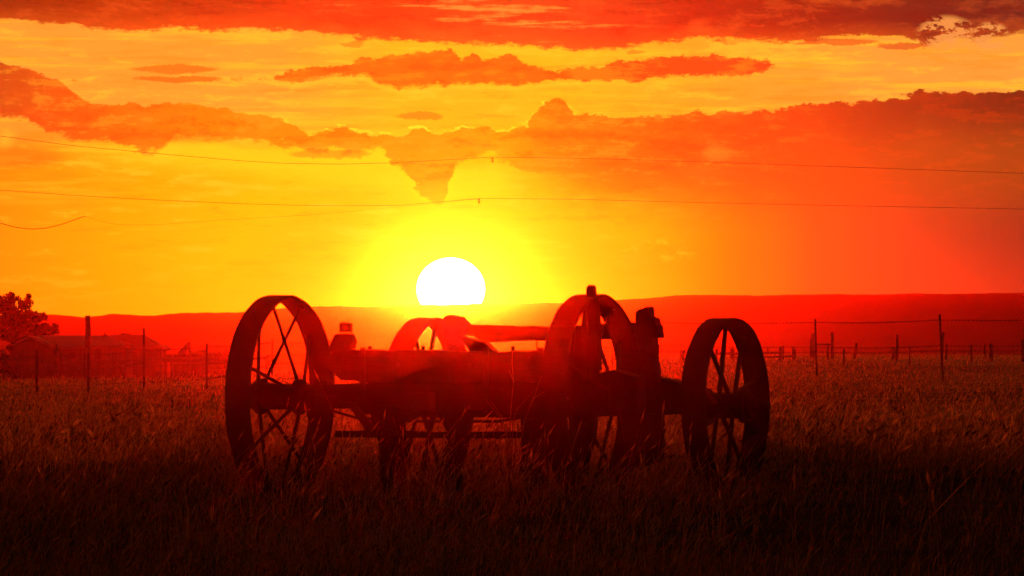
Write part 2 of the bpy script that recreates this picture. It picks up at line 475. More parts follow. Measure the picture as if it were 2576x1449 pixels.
M_SOIL = soil('pasture_soil', (.02, .016, .008), (.09, .06, .028), (.045, .034, .016))
M_HILL = soil('hill_scrub', (.03, .022, .015), (.07, .05, .032), (.045, .033, .022))
s_in = np.linspace(-.11, .11, 121)
s_all = np.concatenate([-np.array([.9, .6, .4, .28, .2, .15, .125]), s_in, np.array([.125, .15, .2, .28, .4, .6, .9])])
ys = np.concatenate([[-120, -60, -20, 0, 5], np.arange(8, 60, .5), np.arange(60, 150, 2), np.arange(150, 600, 10), np.linspace(600, 2190, 90)])
ground = sheet('ground', lambda y: s_all * (max(y, 0) * 1.0 + 25), ys, ground_z, M_SOIL)
tag(ground, kind='structure')
h_in = np.linspace(-.12, .12, 420)
h_all = np.concatenate([np.linspace(-.55, -.122, 60), h_in, np.linspace(.122, .55, 60)])
hills = sheet('hills', lambda y: h_all * y, np.concatenate([np.linspace(1502, 1690, 26), np.linspace(1697, 1880, 60), np.linspace(1890, 2190, 16)]), hill_z, M_HILL)
tag(hills, kind='structure')

# ------------------------------------------------------------------ the wagon gear
O = Vector((-.322, 30.27, 0))
UD = Vector((.397, .918, 0))         # along the wagon, rear axle to front
VD = Vector((.918, -.397, 0))        # along the axles, left to right
RZ = math.atan2(VD.y, VD.x)
wagon = empty('farm_wagon', O, RZ)   # local x = along axle, local y = along wagon
tag(wagon, 'old farm wagon frame on four wide iron wheels, standing in grass before the setting sun', 'wagon')


def wa(X, t):
    k = (X - 1288) / F
    return (k * (O.y + UD.y * t) - O.x - UD.x * t) / (VD.x - VD.y * k)


def wp(X, Y, t):                     # wagon-local point in the cross plane t metres ahead of the rear axle
    a = wa(X, t); d = O.y + UD.y * t + VD.y * a
    return Vector((a, t, CZ + (HY - Y) / F * d))


def slab(name, pts, t0, t1, mat=M_WOOD, parent=None, jit=.0025, bevel=.004):
    """timber cut to an outline, real thickness t0..t1 along the wagon"""
    bm = bmesh.new()
    fine = []
    n = len(pts)
    for i in range(n):
        p, q = pts[i], pts[(i + 1) % n]
        L = math.hypot(q[0] - p[0], q[1] - p[1]); k = max(1, int(L / 26))
        for j in range(k):
            f = j / k
            jj = 0 if j == 0 else jit
            fine.append((p[0] + (q[0] - p[0]) * f, p[1] + (q[1] - p[1]) * f, jj))
    A, B = [], []
    for X, Y, jj in fine:
        v = wp(X, Y, t0); e = Vector((rnd.uniform(-jj, jj), 0, rnd.uniform(-jj, jj)))
        A.append(bm.verts.new(v + e)); B.append(bm.verts.new(Vector((v.x, t1, v.z)) + e * 1.3))
    bm.faces.new(A); bm.faces.new(B[::-1])
    for i in range(len(A)):
        j = (i + 1) % len(A); bm.faces.new((A[i], B[i], B[j], A[j]))
    bmesh.ops.recalc_face_normals(bm, faces=bm.faces)
    if bevel:
        es = [e for e in bm.edges if len(e.link_faces) == 2 and e.calc_face_angle(0) > .6]
        bmesh.ops.bevel(bm, geom=es, offset=bevel, segments=1, affect='EDGES', clamp_overlap=True)
    bmesh.ops.triangulate(bm, faces=[f for f in bm.faces if len(f.verts) > 4])
    return link(name, bm, mat, parent or wagon)


def rect(a, b, c, d): return [(a, b), (c, b), (c, d), (a, d)]


def ring_bm(R, r, w, seg=96, lip=.004):
    bm = bmesh.new()
    prof = [(-w / 2, R - .003), (-w / 2 + .006, R), (w / 2 - .006, R), (w / 2, R - .003), (w / 2, r), (-w / 2, r)]
    rings = []
    for k in range(seg):
        a = 2 * math.pi * k / seg
        wob = .0034 * math.sin(3 * a + 1 + w) + .0018 * math.sin(7 * a + R * 9) + .0009 * math.sin(19 * a)
        rings.append([bm.verts.new((x, (q + wob) * math.cos(a), (q + wob) * math.sin(a))) for x, q in prof])
    for k in range(seg):
        A, B = rings[k], rings[(k + 1) % seg]
        for i in range(len(prof)):
            j = (i + 1) % len(prof); bm.faces.new((A[i], A[j], B[j], B[i]))
    return bm


def make_wheel(a, t, R, w, n_spk, phase, cross, tilt, rs, off=.09):
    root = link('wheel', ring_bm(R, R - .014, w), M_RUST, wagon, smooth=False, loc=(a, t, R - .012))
    root.rotation_euler = (phase, math.radians(tilt), 0)
    bm = bmesh.new()
    add_bar(bm, (-.13, 0, 0), (.13, 0, 0), .055, seg=24)
    for s in (-1, 1):
        add_bar(bm, (s * .075, 0, 0), (s * .105, 0, 0), .076, seg=24)
        add_bar(bm, (s * .13, 0, 0), (s * .165, 0, 0), .034, .028, seg=16)
    bmesh.ops.bevel(bm, geom=[e for e in bm.edges if e.calc_face_angle(0) > .9], offset=.004, segments=1, affect='EDGES')
    link('hub', bm, M_RUST, root)
    for k in range(n_spk):
        th = 2 * math.pi * k / n_spk
        s = 1 if k % 2 else -1
        bm = bmesh.new()
        c, sn = math.cos(th), math.sin(th)
        add_bar(bm, (s * off, c * .05, sn * .05), (-s * cross, c * (R - .012), sn * (R - .012)), rs, rs * .92, 8)
        add_bar(bm, (-s * cross, c * (R - .03), sn * (R - .03)), (-s * cross, c * (R - .010), sn * (R - .010)), rs * 1.7, seg=8)
        link('spoke', bm, M_RUST, root)
    return root


aL, aR = wa(705, 0), wa(1491, 0)
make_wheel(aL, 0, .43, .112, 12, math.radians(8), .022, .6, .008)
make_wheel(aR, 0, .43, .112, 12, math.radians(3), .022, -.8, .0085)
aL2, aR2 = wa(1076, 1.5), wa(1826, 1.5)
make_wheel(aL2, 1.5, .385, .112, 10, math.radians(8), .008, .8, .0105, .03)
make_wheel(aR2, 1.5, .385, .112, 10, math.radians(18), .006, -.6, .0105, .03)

# axles, bolsters and stakes
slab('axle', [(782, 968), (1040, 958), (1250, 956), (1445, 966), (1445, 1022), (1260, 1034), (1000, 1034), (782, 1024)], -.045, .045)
for s, xe in ((-1, aL), (1, aR)):
    bm = bmesh.new(); add_bar(bm, (xe - s * .3, 0, .416), (xe + s * .20, 0, .418), .050, .024, 14)
    link('axle_skein', bm, M_RUST, wagon)
slab('bolster', [(838, 882), (884, 879), (960, 881), (1100, 880), (1170, 883), (1270, 884), (1330, 882), (1344, 880), (1402, 880), (1402, 952), (1290, 964), (1120, 966), (930, 964), (856, 955), (826, 930), (824, 900)], -.055, .055)
slab('stake', [(822, 884), (836, 850), (843, 839), (878, 838), (887, 858), (884, 866), (881, 884)], -.052, .0)
slab('stake_cap', [(852, 812), (862, 810), (877, 812), (877, 836), (852, 836)], -.05, -.005, M_RUST)
slab('stake', [(1473, 733), (1475, 721), (1482, 715), (1489, 720), (1490, 734), (1496, 760), (1501, 812), (1504, 880), (1503, 932), (1474, 932), (1478, 830)], -.11, -.06)
slab('stake_rod', rect(1491.5, 722, 1494.5, 800), -.07, -.062, M_RUST, bevel=.001)
slab('stake_strap', rect(1463, 765, 1472, 958), -.105, -.085, M_RUST, bevel=.001)
slab('side_board', [(1398, 832), (1430, 822), (1503, 815), (1506, 870), (1502, 905), (1500, 960), (1398, 960)], -.056, -.020)
slab('end_block', [(1480, 948), (1545, 930), (1562, 938), (1600, 948), (1600, 1040), (1440, 1044), (1440, 960)], -.06, .06)
slab('axle', [(1120, 962), (1360, 955), (1560, 935), (1580, 931), (1650, 950), (1706, 962), (1716, 976), (1716, 1042), (1620, 1046), (1340, 1050), (1180, 1050), (1120, 1040)], 1.44, 1.56)
for s, xe in ((-1, aL2), (1, aR2)):
    bm = bmesh.new(); add_bar(bm, (xe - s * .3, 1.5, .370), (xe + s * .20, 1.5, .373), .034, .022, 14)
    link('axle_skein', bm, M_RUST, wagon)
slab('bolster', [(1115, 816), (1172, 816), (1250, 819), (1384, 822), (1480, 816), (1560, 812), (1610, 811), (1610, 851), (1500, 853), (1384, 856), (1216, 861), (1190, 845), (1115, 842)], 1.43, 1.55)
slab('stake', [(1112, 820), (1114, 801), (1119, 794), (1131, 792), (1142, 795), (1156, 797), (1160, 803), (1168, 810), (1174, 818), (1170, 836), (1120, 838)], 1.40, 1.46)
slab('stake', [(1597, 800), (1598, 785), (1608, 777), (1616, 776), (1621, 772), (1631, 771), (1632, 785), (1634, 798), (1644, 799), (1647, 806), (1647, 812), (1653, 820), (1655, 834),
               (1657, 850), (1640, 849), (1641, 864), (1644, 868), (1643, 900), (1648, 930), (1650, 962), (1596, 962)], 1.38, 1.45)
slab('hound', [(1146, 842), (1216, 859), (1246, 888), (1262, 960), (1222, 960), (1186, 893), (1172, 870)], 1.30, 1.36)
# parts running along the wagon
bm = bmesh.new(); add_box(bm, (-.02, .75, .40), (.085, 1.75, .075)); link('reach', bm, M_WOOD, wagon)
for s in (-1, 1):
    bm = bmesh.new(); add_box(bm, (s * .26, .72, .375), (.055, 1.5, .06), Matrix.Rotation(s * .05, 3, 'Z')); link('hound', bm, M_WOOD, wagon)
slab('brake_beam', [(842, 1084), (935, 1082), (1100, 1087), (1312, 1086), (1312, 1101), (1110, 1102), (940, 1100), (842, 1100)], -.16, -.10)
slab('brace', [(868, 1010), (888, 1014), (938, 1078), (948, 1088), (924, 1088)], -.10, -.07, M_RUST, bevel=.002)
slab('hanger', [(928, 1020), (1000, 1020), (1004, 1050), (996, 1075), (984, 1100), (978, 1240), (958, 1242), (952, 1110), (938, 1088)], -.05, -.01)
slab('hanger', [(1120, 1020), (1178, 1020), (1176, 1052), (1168, 1090), (1158, 1110), (1154, 1236), (1140, 1236), (1138, 1096), (1118, 1072)], -.05, -.01)
slab('hanger', [(1306, 1020), (1372, 1020), (1372, 1230), (1330, 1232), (1310, 1180), (1312, 1100)], -.05, -.01)
slab('brake_shoe', [(1430, 1040), (1492, 1040), (1488, 1100), (1466, 1180), (1430, 1210)], .1, .16)
slab('step_plate', [(1560, 1040), (1662, 1040), (1666, 1100), (1660, 1160), (1600, 1180), (1560, 1140)], 1.30, 1.34, M_RUST)

# bolt heads, straps, truss rods and a slack chain
def nut(X, Y, t, r=.011, h=.012):
    bm = bmesh.new(); p = wp(X, Y, t)
    add_bar(bm, p, p - Vector((0, h, 0)), r, seg=6); add_bar(bm, p - Vector((0, h, 0)), p - Vector((0, h * 1.9, 0)), r * .5, seg=8)
    link('bolt', bm, M_RUST, wagon)
for X, Y in ((860, 905), (862, 936), (1000, 918), (1180, 920), (1330, 905), (1332, 940), (1425, 850), (1425, 930), (1488, 850), (1489, 905), (1525, 990), (1575, 990)): nut(X, Y, -.06 if X < 1450 or X > 1500 else -.112)
for X in (905, 1215, 1352):
    slab('strap', rect(X, 874, X + 13, 1040), -.064, -.0575, M_RUST, bevel=.001)
for X in (930, 1065, 1290):
    bm = bmesh.new(); p = wp(X, 879, -.01); add_bar(bm, p - Vector((0, 0, .01)), p + Vector((0, 0, .014)), .010, .008, 6); link('bolt', bm, M_RUST, wagon)
bm = bmesh.new(); add_tube(bm, [wp(790, 1020, -.02), wp(900, 1052, -.02), wp(1040, 1060, -.02), wp(1250, 1060, -.02), wp(1440, 1030, -.02)], .006, 7); link('truss_rod', bm, M_RUST, wagon)
bm = bmesh.new()
a_, b_ = wp(1385, 1020, -.09), wp(1180, 1085, -.12)
prev = None
for k in range(16):
    f = k / 15; c = a_.lerp(b_, f) - Vector((0, 0, .07 * 4 * f * (1 - f)))
    if prev is not None:
        u = (c - prev).normalized(); w_ = Vector((0, 1, 0)) if k % 2 else u.cross(Vector((0, 1, 0)))
        for s in (-1, 1): add_bar(bm, prev + w_ * .005 * s, c + w_ * .005 * s, .0022, seg=5)
    prev = c
link('chain', bm, M_RUST, wagon)

# ------------------------------------------------------------------ fences
def gz(x, y): return float(ground_z(np.array([x]), np.array([y]))[0])


def tpost(X, Yt, d, w, parent=None, lean=0.0, name='post', mat=None):
    """a T-section steel post (or a round timber when mat is wood), foot in the ground at distance d"""
    top = at(X, Yt, d); gx = (X + lean - 1288) / F * d
    foot = Vector((gx, d, gz(gx, d) - .25))
    bm = bmesh.new(); wr = w / F * d
    D = (top - foot).normalized(); rot = D.to_track_quat('Z', 'Y').to_matrix()
    L = (top - foot).length; c = (top + foot) / 2
    if mat is None:
        add_box(bm, c, (wr, .008, L), rot)
        add_box(bm, c + rot @ Vector((0, .018, 0)), (.008, .03, L), rot)
        for k in range(12):
            add_box(bm, foot + D * (L * (.25 + k * .062)) - rot @ Vector((0, .007, 0)), (wr * .35, .012, .02), rot)
    else:
        n = 6; pts = [foot.lerp(top, k / n) + Vector((rnd.uniform(-.08, .08) * wr, 0, 0)) for k in range(n + 1)]
        add_tube(bm, pts, wr / 2 * 1.06, 9, .9)
    return link(name, bm, mat or M_STEEL, parent), top, foot


def wire(pts, parent, r=.0035, barb=.11, name='wire'):
    """barbed strand: twisted line with barbs at even spacing, sagging slightly between posts"""
    bm = bmesh.new(); path = []
    for p, q in zip(pts, pts[1:]):
        p, q = Vector(p), Vector(q); n = 10; sag = min(.03, (q - p).length * .004)
        for k in range(n):
            f = k / n; path.append(p.lerp(q, f) - Vector((0, 0, sag * 4 * f * (1 - f))))
    path.append(Vector(pts[-1]))
    add_tube(bm, path, r, 4)
    if barb:
        acc = 0
        for p, q in zip(path, path[1:]):
            L = (q - p).length; u = (q - p).normalized()
            while acc < L:
                c = p + u * acc
                for s in (-1, 1):
                    a = rnd.uniform(0, 3.14)
                    v = (u * .4 * s + Vector((0, math.cos(a) * .5, math.sin(a) + .3))).normalized() * .018
                    add_bar(bm, c - v, c + v, .0035, .0035, 3)
                acc += barb * rnd.uniform(.85, 1.15)
            acc -= L
    return link(name, bm, M_STEEL, parent)


# right-hand barbed wire fence
fr = empty('barbed_wire_fence', (6.0, 145, 0))
inv = lambda o: Vector(o) - fr.location
def shift(o, root):
    o.location = -root.location
P1 = [(1350, 840, 150, 5, 0), (1653, 806, 152, 5.0, 0), (2049, 803, 148, 6.5, 5), (2362, 791, 139, 7.0, 10), (2660, 793, 141, 6.5, 0)]
for X, Yt, d, w, ln in P1:
    o, a, b = tpost(X, Yt, d, w, fr, ln); shift(o, fr)
for ys_, r_ in (((842, 812, 811, 805, 804), .0040), ((880, 869, 873, 870, 869), .0034), ((905, 884, 886, 882, 881), .0028)):
    o = wire([at(p[0], y, p[2] - .02) for p, y in zip(P1, ys_)], fr, r_); shift(o, fr)
tag(fr, 'barbed wire fence on tall steel posts crossing the right half of the field', 'fence')
# left-hand fence
fl = empty('barbed_wire_fence', (-6.5, 126, -.15))
P2 = [(-120, 885, 120, 5, 0), (93, 880, 124, 6.5, 0), (220, 888, 125, 6.0, 1), (362, 826, 127, 5.2, 0), (520, 864, 127, 5.4, 0), (687, 852, 165, 4.2, -1), (842, 850, 190, 4, 0)]
for X, Yt, d, w, ln in P2:
    o, a, b = tpost(X, Yt, d, w, fl, ln); shift(o, fl)
for ys_, r_ in (((900, 897, 893, 884, 872, 861, 857), .0030), ((938, 936, 930, 922, 915, 893, 884), .0026), ((975, 972, 968, 960, 954, 915, 905), .0024)):
    o = wire([at(p[0], y, p[2] - .02) for p, y in zip(P2, ys_)], fl, r_, .22); shift(o, fl)
tag(fl, 'low wire fence on thin steel posts in the grass left of the wagon', 'fence')


def lone_post(X, Yt, Yb, w, lean, label, mat=M_OLDWOOD):
    d = 268.0
    for k in range(120, 268, 2):                      # where a foot seen at that elevation meets the ground
        if HY + (CZ - gz((X + lean - 1288) / F * k, k)) / k * F <= Yb: d = float(k); break
    x = (X + lean - 1288) / F * d
    root_z = gz(x, d)
    o, a, b = tpost(X, Yt, d, w * 1.25, None, lean, 'fence_post', mat)
    c = Vector((x, d, root_z))
    o.data.transform(Matrix.Translation(-c)); o.location = c
    tag(o, label, 'post', 'old posts standing in the far field')
    return o


G = lone_post
G(2123, 878, 922, 4, 1, 'thin short upright post standing alone, just right of the gate frame')
G(2155, 863, 903, 6, -8, 'stubby post tilting strongly to the right, right of the gate frame')
G(2247, 873, 908, 6.5, 0, 'short stout post standing close left of a taller post in the far field')
G(2258, 842, 907, 6.5, -3, 'taller of two close posts midway between the two tall wire fence posts')
G(2288, 873, 922, 3.6, 1, 'thin low post standing alone left of the tallest leaning fence post')
G(2373, 836, 905, 6, -5, 'dark post crossing close behind the tallest wire fence post, leaning right')
G(2382, 864, 906, 4, -3, 'thin post slanting just right of the tallest wire fence post')
G(2443, 867, 911, 4, 2, 'thin upright post halfway between the tallest fence post and the right edge')
G(2478, 865, 905, 3.5, 0, 'slim post close left of a thick stub near the right edge')
G(2493, 865, 909, 8, 0, 'thick short stub of a post second from the right edge')
G(2574, 855, 912, 8, 0, 'thick dark post at the very right edge of the field')
G(1540, 891, 921, 2.6, 0, 'thin stick of a post seen through the spokes of the rear right wagon wheel', M_STEEL)
G(1556, 888, 921, 3.2, 4, 'leaning thin post seen through the rear right wagon wheel beside its rim', M_STEEL)
G(1649, 884, 923, 7, 0, 'stout post just right of the broken wagon stake')
G(1713, 879, 908, 5, 0, 'short post standing just left of the front right wagon wheel')


def group_things(name, loc): return empty(name, loc)


# gate frame right of the wagon
gr = empty('gate_frame', tuple(at(2070, 904, 255).xy) + (0,))
for X, Yt, w, ln in ((2040, 852, 6, 2), (2045, 839, 9, 3), (2083, 863, 7, 0), (2094, 835, 8.5, 0)):
    o, a, b = tpost(X, Yt, 255, w, gr, ln, 'post', M_OLDWOOD); shift(o, gr)
bm = bmesh.new(); add_tube(bm, [at(2042, 867.5, 254.8), at(2060, 867, 254.8), at(2094, 866.5, 254.8)], .033, 8); shift(link('rail', bm, M_OLDWOOD, gr), gr)
tag(gr, 'timber gate frame of uneven posts joined by one high rail, right of the wagon', 'gate')
# corral rails right of the right wheel
cr_ = empty('corral_fence', tuple(at(1900, 905, 250).xy) + (0,))
for X, Yt, w, ln in ((1720, 881, 9, 0), (1803, 877, 6, 0), (1843, 878, 12, 0), (1932, 874, 3, 0), (1963, 873, 8, 0), (1970, 869, 5, 1), (1994, 872, 5, 2), (2000, 878, 5, 1)):
    o, a, b = tpost(X, Yt, 250, w, cr_, ln, 'post', M_OLDWOOD); shift(o, cr_)
for p, q, r in (((1798, 890), (1962, 886.5), .075), ((1912, 897), (2002, 896), .055), ((1840, 899), (1965, 898), .05), ((1720, 893), (1800, 891), .05)):
    bm = bmesh.new(); add_tube(bm, [at(*p, 249.8), at((p[0] + q[0]) / 2, (p[1] + q[1]) / 2 + .6, 249.8), at(*q, 249.8)], r * .58, 8); shift(link('rail', bm, M_OLDWOOD, cr_), cr_)
tag(cr_, 'weathered corral fence of squat posts and round rails behind the front right wagon wheel', 'fence')

# ------------------------------------------------------------------ farmstead at the left
DH = 340.0
MPX = DH / F


def house_box(bm, x0, x1, y0, y1, z0, z1): add_box(bm, ((x0 + x1) / 2, (y0 + y1) / 2, (z0 + z1) / 2), (x1 - x0, y1 - y0, z1 - z0))
def hx(X): return (X - 1288) * MPX
def hz(Y): return CZ + (HY - Y) * MPX
def quad_prism(bm, quad, th):
    vs = [Vector(v) for v in quad]; n = (vs[1] - vs[0]).cross(vs[2] - vs[0]).normalized()
    if n.z < 0: n = -n
    a = [bm.verts.new(v) for v in vs]; b = [bm.verts.new(v + n * th) for v in vs]
    bm.faces.new(a); bm.faces.new(b)
    for i in range(4): bm.faces.new((a[i], a[(i + 1) % 4], b[(i + 1) % 4], b[i]))


def gz_house(X): return gz(hx(X), DH) - .1


# long house: gable end turned to the left, tin roof slope facing the camera
house = empty('farmhouse', (hx(150), DH, gz_house(150)))
def hl(v): return Vector(v) - house.location
def hpart(name, bm, mat, root, parent=None):
    o = link(name, bm, mat, parent or root)
    if not parent: o.location = -root.location
    return o
zb = gz_house(150)
bm = bmesh.new()
ze, zr = hz(875), hz(849)
# gable end wall as pentagon prism
pts = [(hx(33), zb), (hx(33), ze + .02), (hx(88), zr - .05), (hx(148), ze), (hx(148), zb)]
A = [bm.verts.new((x, DH - 2.6, z)) for x, z in pts]; B = [bm.verts.new((x, DH + 6, z)) for x, z in pts]
bm.faces.new(A); bm.faces.new(B[::-1])
for i in range(5): bm.faces.new((A[i], A[(i + 1) % 5], B[(i + 1) % 5], B[i]))
hpart('gable_wall', bm, M_WALL, house)
bm = bmesh.new(); house_box(bm, hx(148) + .02, hx(318), DH - .4, DH + 6, zb, ze - .02); hpart('wall', bm, M_WALL, house)
bm = bmesh.new()
quad_prism(bm, [(hx(150), DH - 1.0, ze - .05), (hx(322), DH - 1.0, ze), (hx(268), DH + 2.6, zr), (hx(88), DH + 2.6, zr)], .1)
quad_prism(bm, [(hx(88), DH - 2.9, zr - .01), (hx(152), DH - 2.9, ze - .1), (hx(152), DH + 2.6, ze - .1), (hx(88), DH + 2.6, zr - .01)], .08)
quad_prism(bm, [(hx(88) - .01, DH - 2.9, zr - .01), (hx(30), DH - 2.9, ze), (hx(30), DH + 6, ze), (hx(88) - .01, DH + 6, zr - .01)], .08)
quad_prism(bm, [(hx(88), DH + 2.62, zr), (hx(268), DH + 2.62, zr), (hx(322), DH + 6.5, ze), (hx(88), DH + 6.5, ze)], .1)
rf = hpart('roof', bm, M_ROOF, house)
bm = bmesh.new(); house_box(bm, hx(251), hx(261), DH + 2.3, DH + 2.8, zr - .1, hz(843)); house_box(bm, hx(253.5), hx(258), DH + 2.4, DH + 2.7, hz(843), hz(837)); link('chimney', bm, M_ROOF2, rf)
bm = bmesh.new(); house_box(bm, hx(62), hx(67), DH - 1.6, DH - 1.3, hz(856), hz(840)); add_bar(bm, (hx(64.5), DH - 1.45, hz(842)), (hx(64.5), DH - 1.45, hz(837)), .18, .05, 8); link('roof_vent', bm, M_ROOF2, rf)
bm = bmesh.new(); house_box(bm, hx(70), hx(76), DH - 1.6, DH - 1.2, hz(852), hz(841)); add_bar(bm, (hx(73), DH - 1.4, hz(842)), (hx(73), DH - 1.4, hz(838)), .2, .05, 8); link('roof_vent', bm, M_ROOF2, rf)
for X0, X1, Y0, Y1 in ((176, 190, 886, 902), (243, 256, 886, 902)):
    bm = bmesh.new(); house_box(bm, hx(X0), hx(X1), DH - .46, DH - .40, hz(Y1), hz(Y0)); hpart('window', bm, M_ROOF2, house)
bm = bmesh.new(); house_box(bm, hx(212), hx(224), DH - .46, DH - .40, zb, hz(886)); hpart('door', bm, M_ROOF2, house)
tag(house, 'long low farmhouse with pale tin roof and a gable end at its left', 'house')

# second building with open porch
D2 = 350.0
def hx2(X): return (X - 1288) / F * D2
def hz2(Y): return CZ + (HY - Y) / F * D2
barn = empty('barn', (hx2(340), D2, gz(hx2(340), D2) - .1))
zb2 = barn.location.z; ze2, zr2 = hz2(880), hz2(847.5)
bm = bmesh.new(); house_box(bm, hx2(300), hx2(396), D2, D2 + 7, zb2, ze2); hpart('wall', bm, M_WALL, barn)
bm = bmesh.new()
quad_prism(bm, [(hx2(310), D2 - .8, hz2(882)), (hx2(410), D2 - .8, hz2(881)), (hx2(352), D2 + 3.5, zr2), (hx2(266), D2 + 3.5, zr2)], .12)
quad_prism(bm, [(hx2(410), D2 - .8, hz2(881)), (hx2(410), D2 + 7.8, hz2(881)), (hx2(352), D2 + 3.52, zr2), (hx2(352), D2 + 3.5, zr2)], .12)
quad_prism(bm, [(hx2(266), D2 + 3.53, zr2), (hx2(352), D2 + 3.53, zr2), (hx2(410), D2 + 7.8, hz2(881)), (hx2(266), D2 + 7.8, hz2(881))], .12)
rf2 = hpart('roof', bm, M_ROOF2, barn)
for X in (401.5,):
    bm = bmesh.new(); add_bar(bm, (hx2(X), D2 - .4, zb2), (hx2(X), D2 - .4, hz2(880)), .09, seg=8); hpart('porch_post', bm, M_WALL, barn)
    bm = bmesh.new(); add_bar(bm, (hx2(X + 1.5), D2 + 5, zb2), (hx2(X + 1.5), D2 + 5, hz2(880)), .09, seg=8); hpart('porch_post', bm, M_WALL, barn)
bm = bmesh.new(); add_bar(bm, (hx2(305), D2 + 3.5, zr2), (hx2(305), D2 + 3.5, hz2(838)), .05, seg=6)
add_box(bm, (hx2(305), D2 + 3.5, hz2(842)), (.6, .05, .08)); add_box(bm, (hx2(307), D2 + 3.5, hz2(844.5)), (.45, .05, .25)); link('antenna', bm, M_CABLE, rf2)
tag(barn, 'dark shingled barn with an open porch, behind the right end of the farmhouse', 'barn')
# low lean-to at the left edge
shed = empty('shed', (hx(5), DH - 12, gz(hx(5), DH - 12)))
zs = shed.location.z
bm = bmesh.new(); house_box(bm, hx(-90), hx(28), DH - 14, DH - 9, zs - .1, hz(888)); hpart('wall', bm, M_WALL, shed)
bm = bmesh.new()
quad_prism(bm, [(hx(-96), DH - 14.6, hz(889)), (hx(46), DH - 14.6, hz(889)), (hx(26), DH - 11, hz(876.5)), (hx(-96), DH - 11, hz(876.5))], .1)
quad_prism(bm, [(hx(-96), DH - 10.98, hz(876.5)), (hx(26), DH - 10.98, hz(876.5)), (hx(46), DH - 8, hz(889)), (hx(-96), DH - 8, hz(889))], .1)
hpart('roof', bm, M_ROOF, shed)
tag(shed, 'low shed with a pale tin roof at the left edge, under the tree', 'shed')

# ------------------------------------------------------------------ tree and shrubs
def leaf_cloud(clumps, n, size, seed):
    r = np.random.RandomState(seed)
    C = np.array(clumps, float); vol = C[:, 3] ** 2; idx = r.choice(len(C), n, p=vol / vol.sum())
    d = r.normal(size=(n, 3)); d /= np.linalg.norm(d, axis=1)[:, None]
    rad = r.rand(n) ** .42
    P = C[idx, :3] + d * (C[idx, 3] * rad)[:, None] * np.array([1, 1, .82])
    # twig-sized sub-clusters leave gaps
    sub = np.round(P / (size * 5)); keep = ((np.sin(sub[:, 0] * 12.9 + sub[:, 1] * 78.2 + sub[:, 2] * 37.7 + idx) * 43758.5) % 1) > .18
    P = P[keep]; n = len(P)
    a = r.normal(size=(n, 3)); a /= np.linalg.norm(a, axis=1)[:, None]
    b = np.cross(a, r.normal(size=(n, 3))); b /= np.linalg.norm(b, axis=1)[:, None]
    s = size * (.5 + r.rand(n))[:, None]
    Vt = np.stack([P - a * s, P + b * s * .55, P + a * s, P - b * s * .55], 1).reshape(-1, 3)
    return Vt


def quads_mesh(name, Vt, mat, nv=4):
    me = bpy.data.meshes.new(name); n = len(Vt)
    me.vertices.add(n); me.vertices.foreach_set('co', Vt.astype('f').ravel())
    me.loops.add(n); me.loops.foreach_set('vertex_index', np.arange(n, dtype='i'))
    me.polygons.add(n // nv); me.polygons.foreach_set('loop_start', np.arange(0, n, nv, dtype='i'))
    me.update(); me.materials.append(mat)
    return me


DT = 375.0
tp = lambda X, Y, dd=0: at(X, Y, DT + dd)
tree = empty('tree', (tp(28, 900).x, DT, gz(tp(28, 900).x, DT)))
tl = tree.location
clumps = [(10, 765, 30, 0), (42, 762, 22, 1), (68, 762, 17, -1), (-30, 770, 36, 0), (20, 795, 36, -1), (60, 792, 26, 1), (88, 800, 20, 0), (108, 797, 13, 1), (-20, 815, 38, 1), (80, 822, 22, -1), (112, 826, 17, 0),
          (136, 832, 14, 1), (138, 822, 10, 0), (50, 820, 24, 0), (5, 838, 22, 0), (-60, 790, 40, 0), (-70, 830, 36, 1), (38, 845, 12, 0), (100, 842, 16, 1), (120, 845, 12, 0), (28, 742, 9, 0), (72, 745, 8, 0)]
CL = [(*tp(X, Y, dd * .7), r / F * DT) for X, Y, r, dd in clumps]
Vt = leaf_cloud(CL, 18000, .075, 4) - np.array(tl)
o = bpy.data.objects.new('crown', quads_mesh('crown', Vt, M_LEAF)); COL.objects.link(o); o.parent = tree
bm = bmesh.new()
base = Vector((0, 0, -.2)); fork = tp(30, 862) - tl
add_tube(bm, [base, base.lerp(fork, .5) + Vector((.05, 0, 0)), fork], .1, 9, .7)
for (X, Y, r, dd) in clumps:
    e = tp(X, Y, dd * .7) - tl
    mid = fork.lerp(e, .5) + Vector((rnd.uniform(-.15, .15), rnd.uniform(-.15, .15), .12))
    add_tube(bm, [fork, mid, e], .05, 6, .3)
link('trunk', bm, M_BARK, tree)
tag(tree, 'broad leafy tree with gaps in its crown, standing behind the farmhouse at the left edge', 'tree')
for (X, Y, r, d, lab) in ((25, 874 ,9, 333, 'small round bush against the shed roof at the left edge'),
                          (8, 905, 20, 236, 'scraggly bush in front of the shed, lower left of the corral')):
    x = (X - 1288) / F * d; z0 = gz(x, d)
    sh = empty('shrub', (x, d, z0)); top = at(X, Y, d).z
    cl = [(0, 0, top - z0, r / F * d), (-.3, 0, (top - z0) * .6, r / F * d * .9), (.25, .1, (top - z0) * .5, r / F * d * .8)]
    o = bpy.data.objects.new('foliage', quads_mesh('foliage', leaf_cloud(cl, 500, .06, int(X) + 3), M_LEAF)); COL.objects.link(o); o.parent = sh
    bm = bmesh.new(); add_tube(bm, [(0, 0, -.1), (.02, 0, (top - z0) * .5), (0, 0, top - z0)], .04, 6, .4); link('stem', bm, M_BARK, sh)
    tag(sh, lab, 'bush')

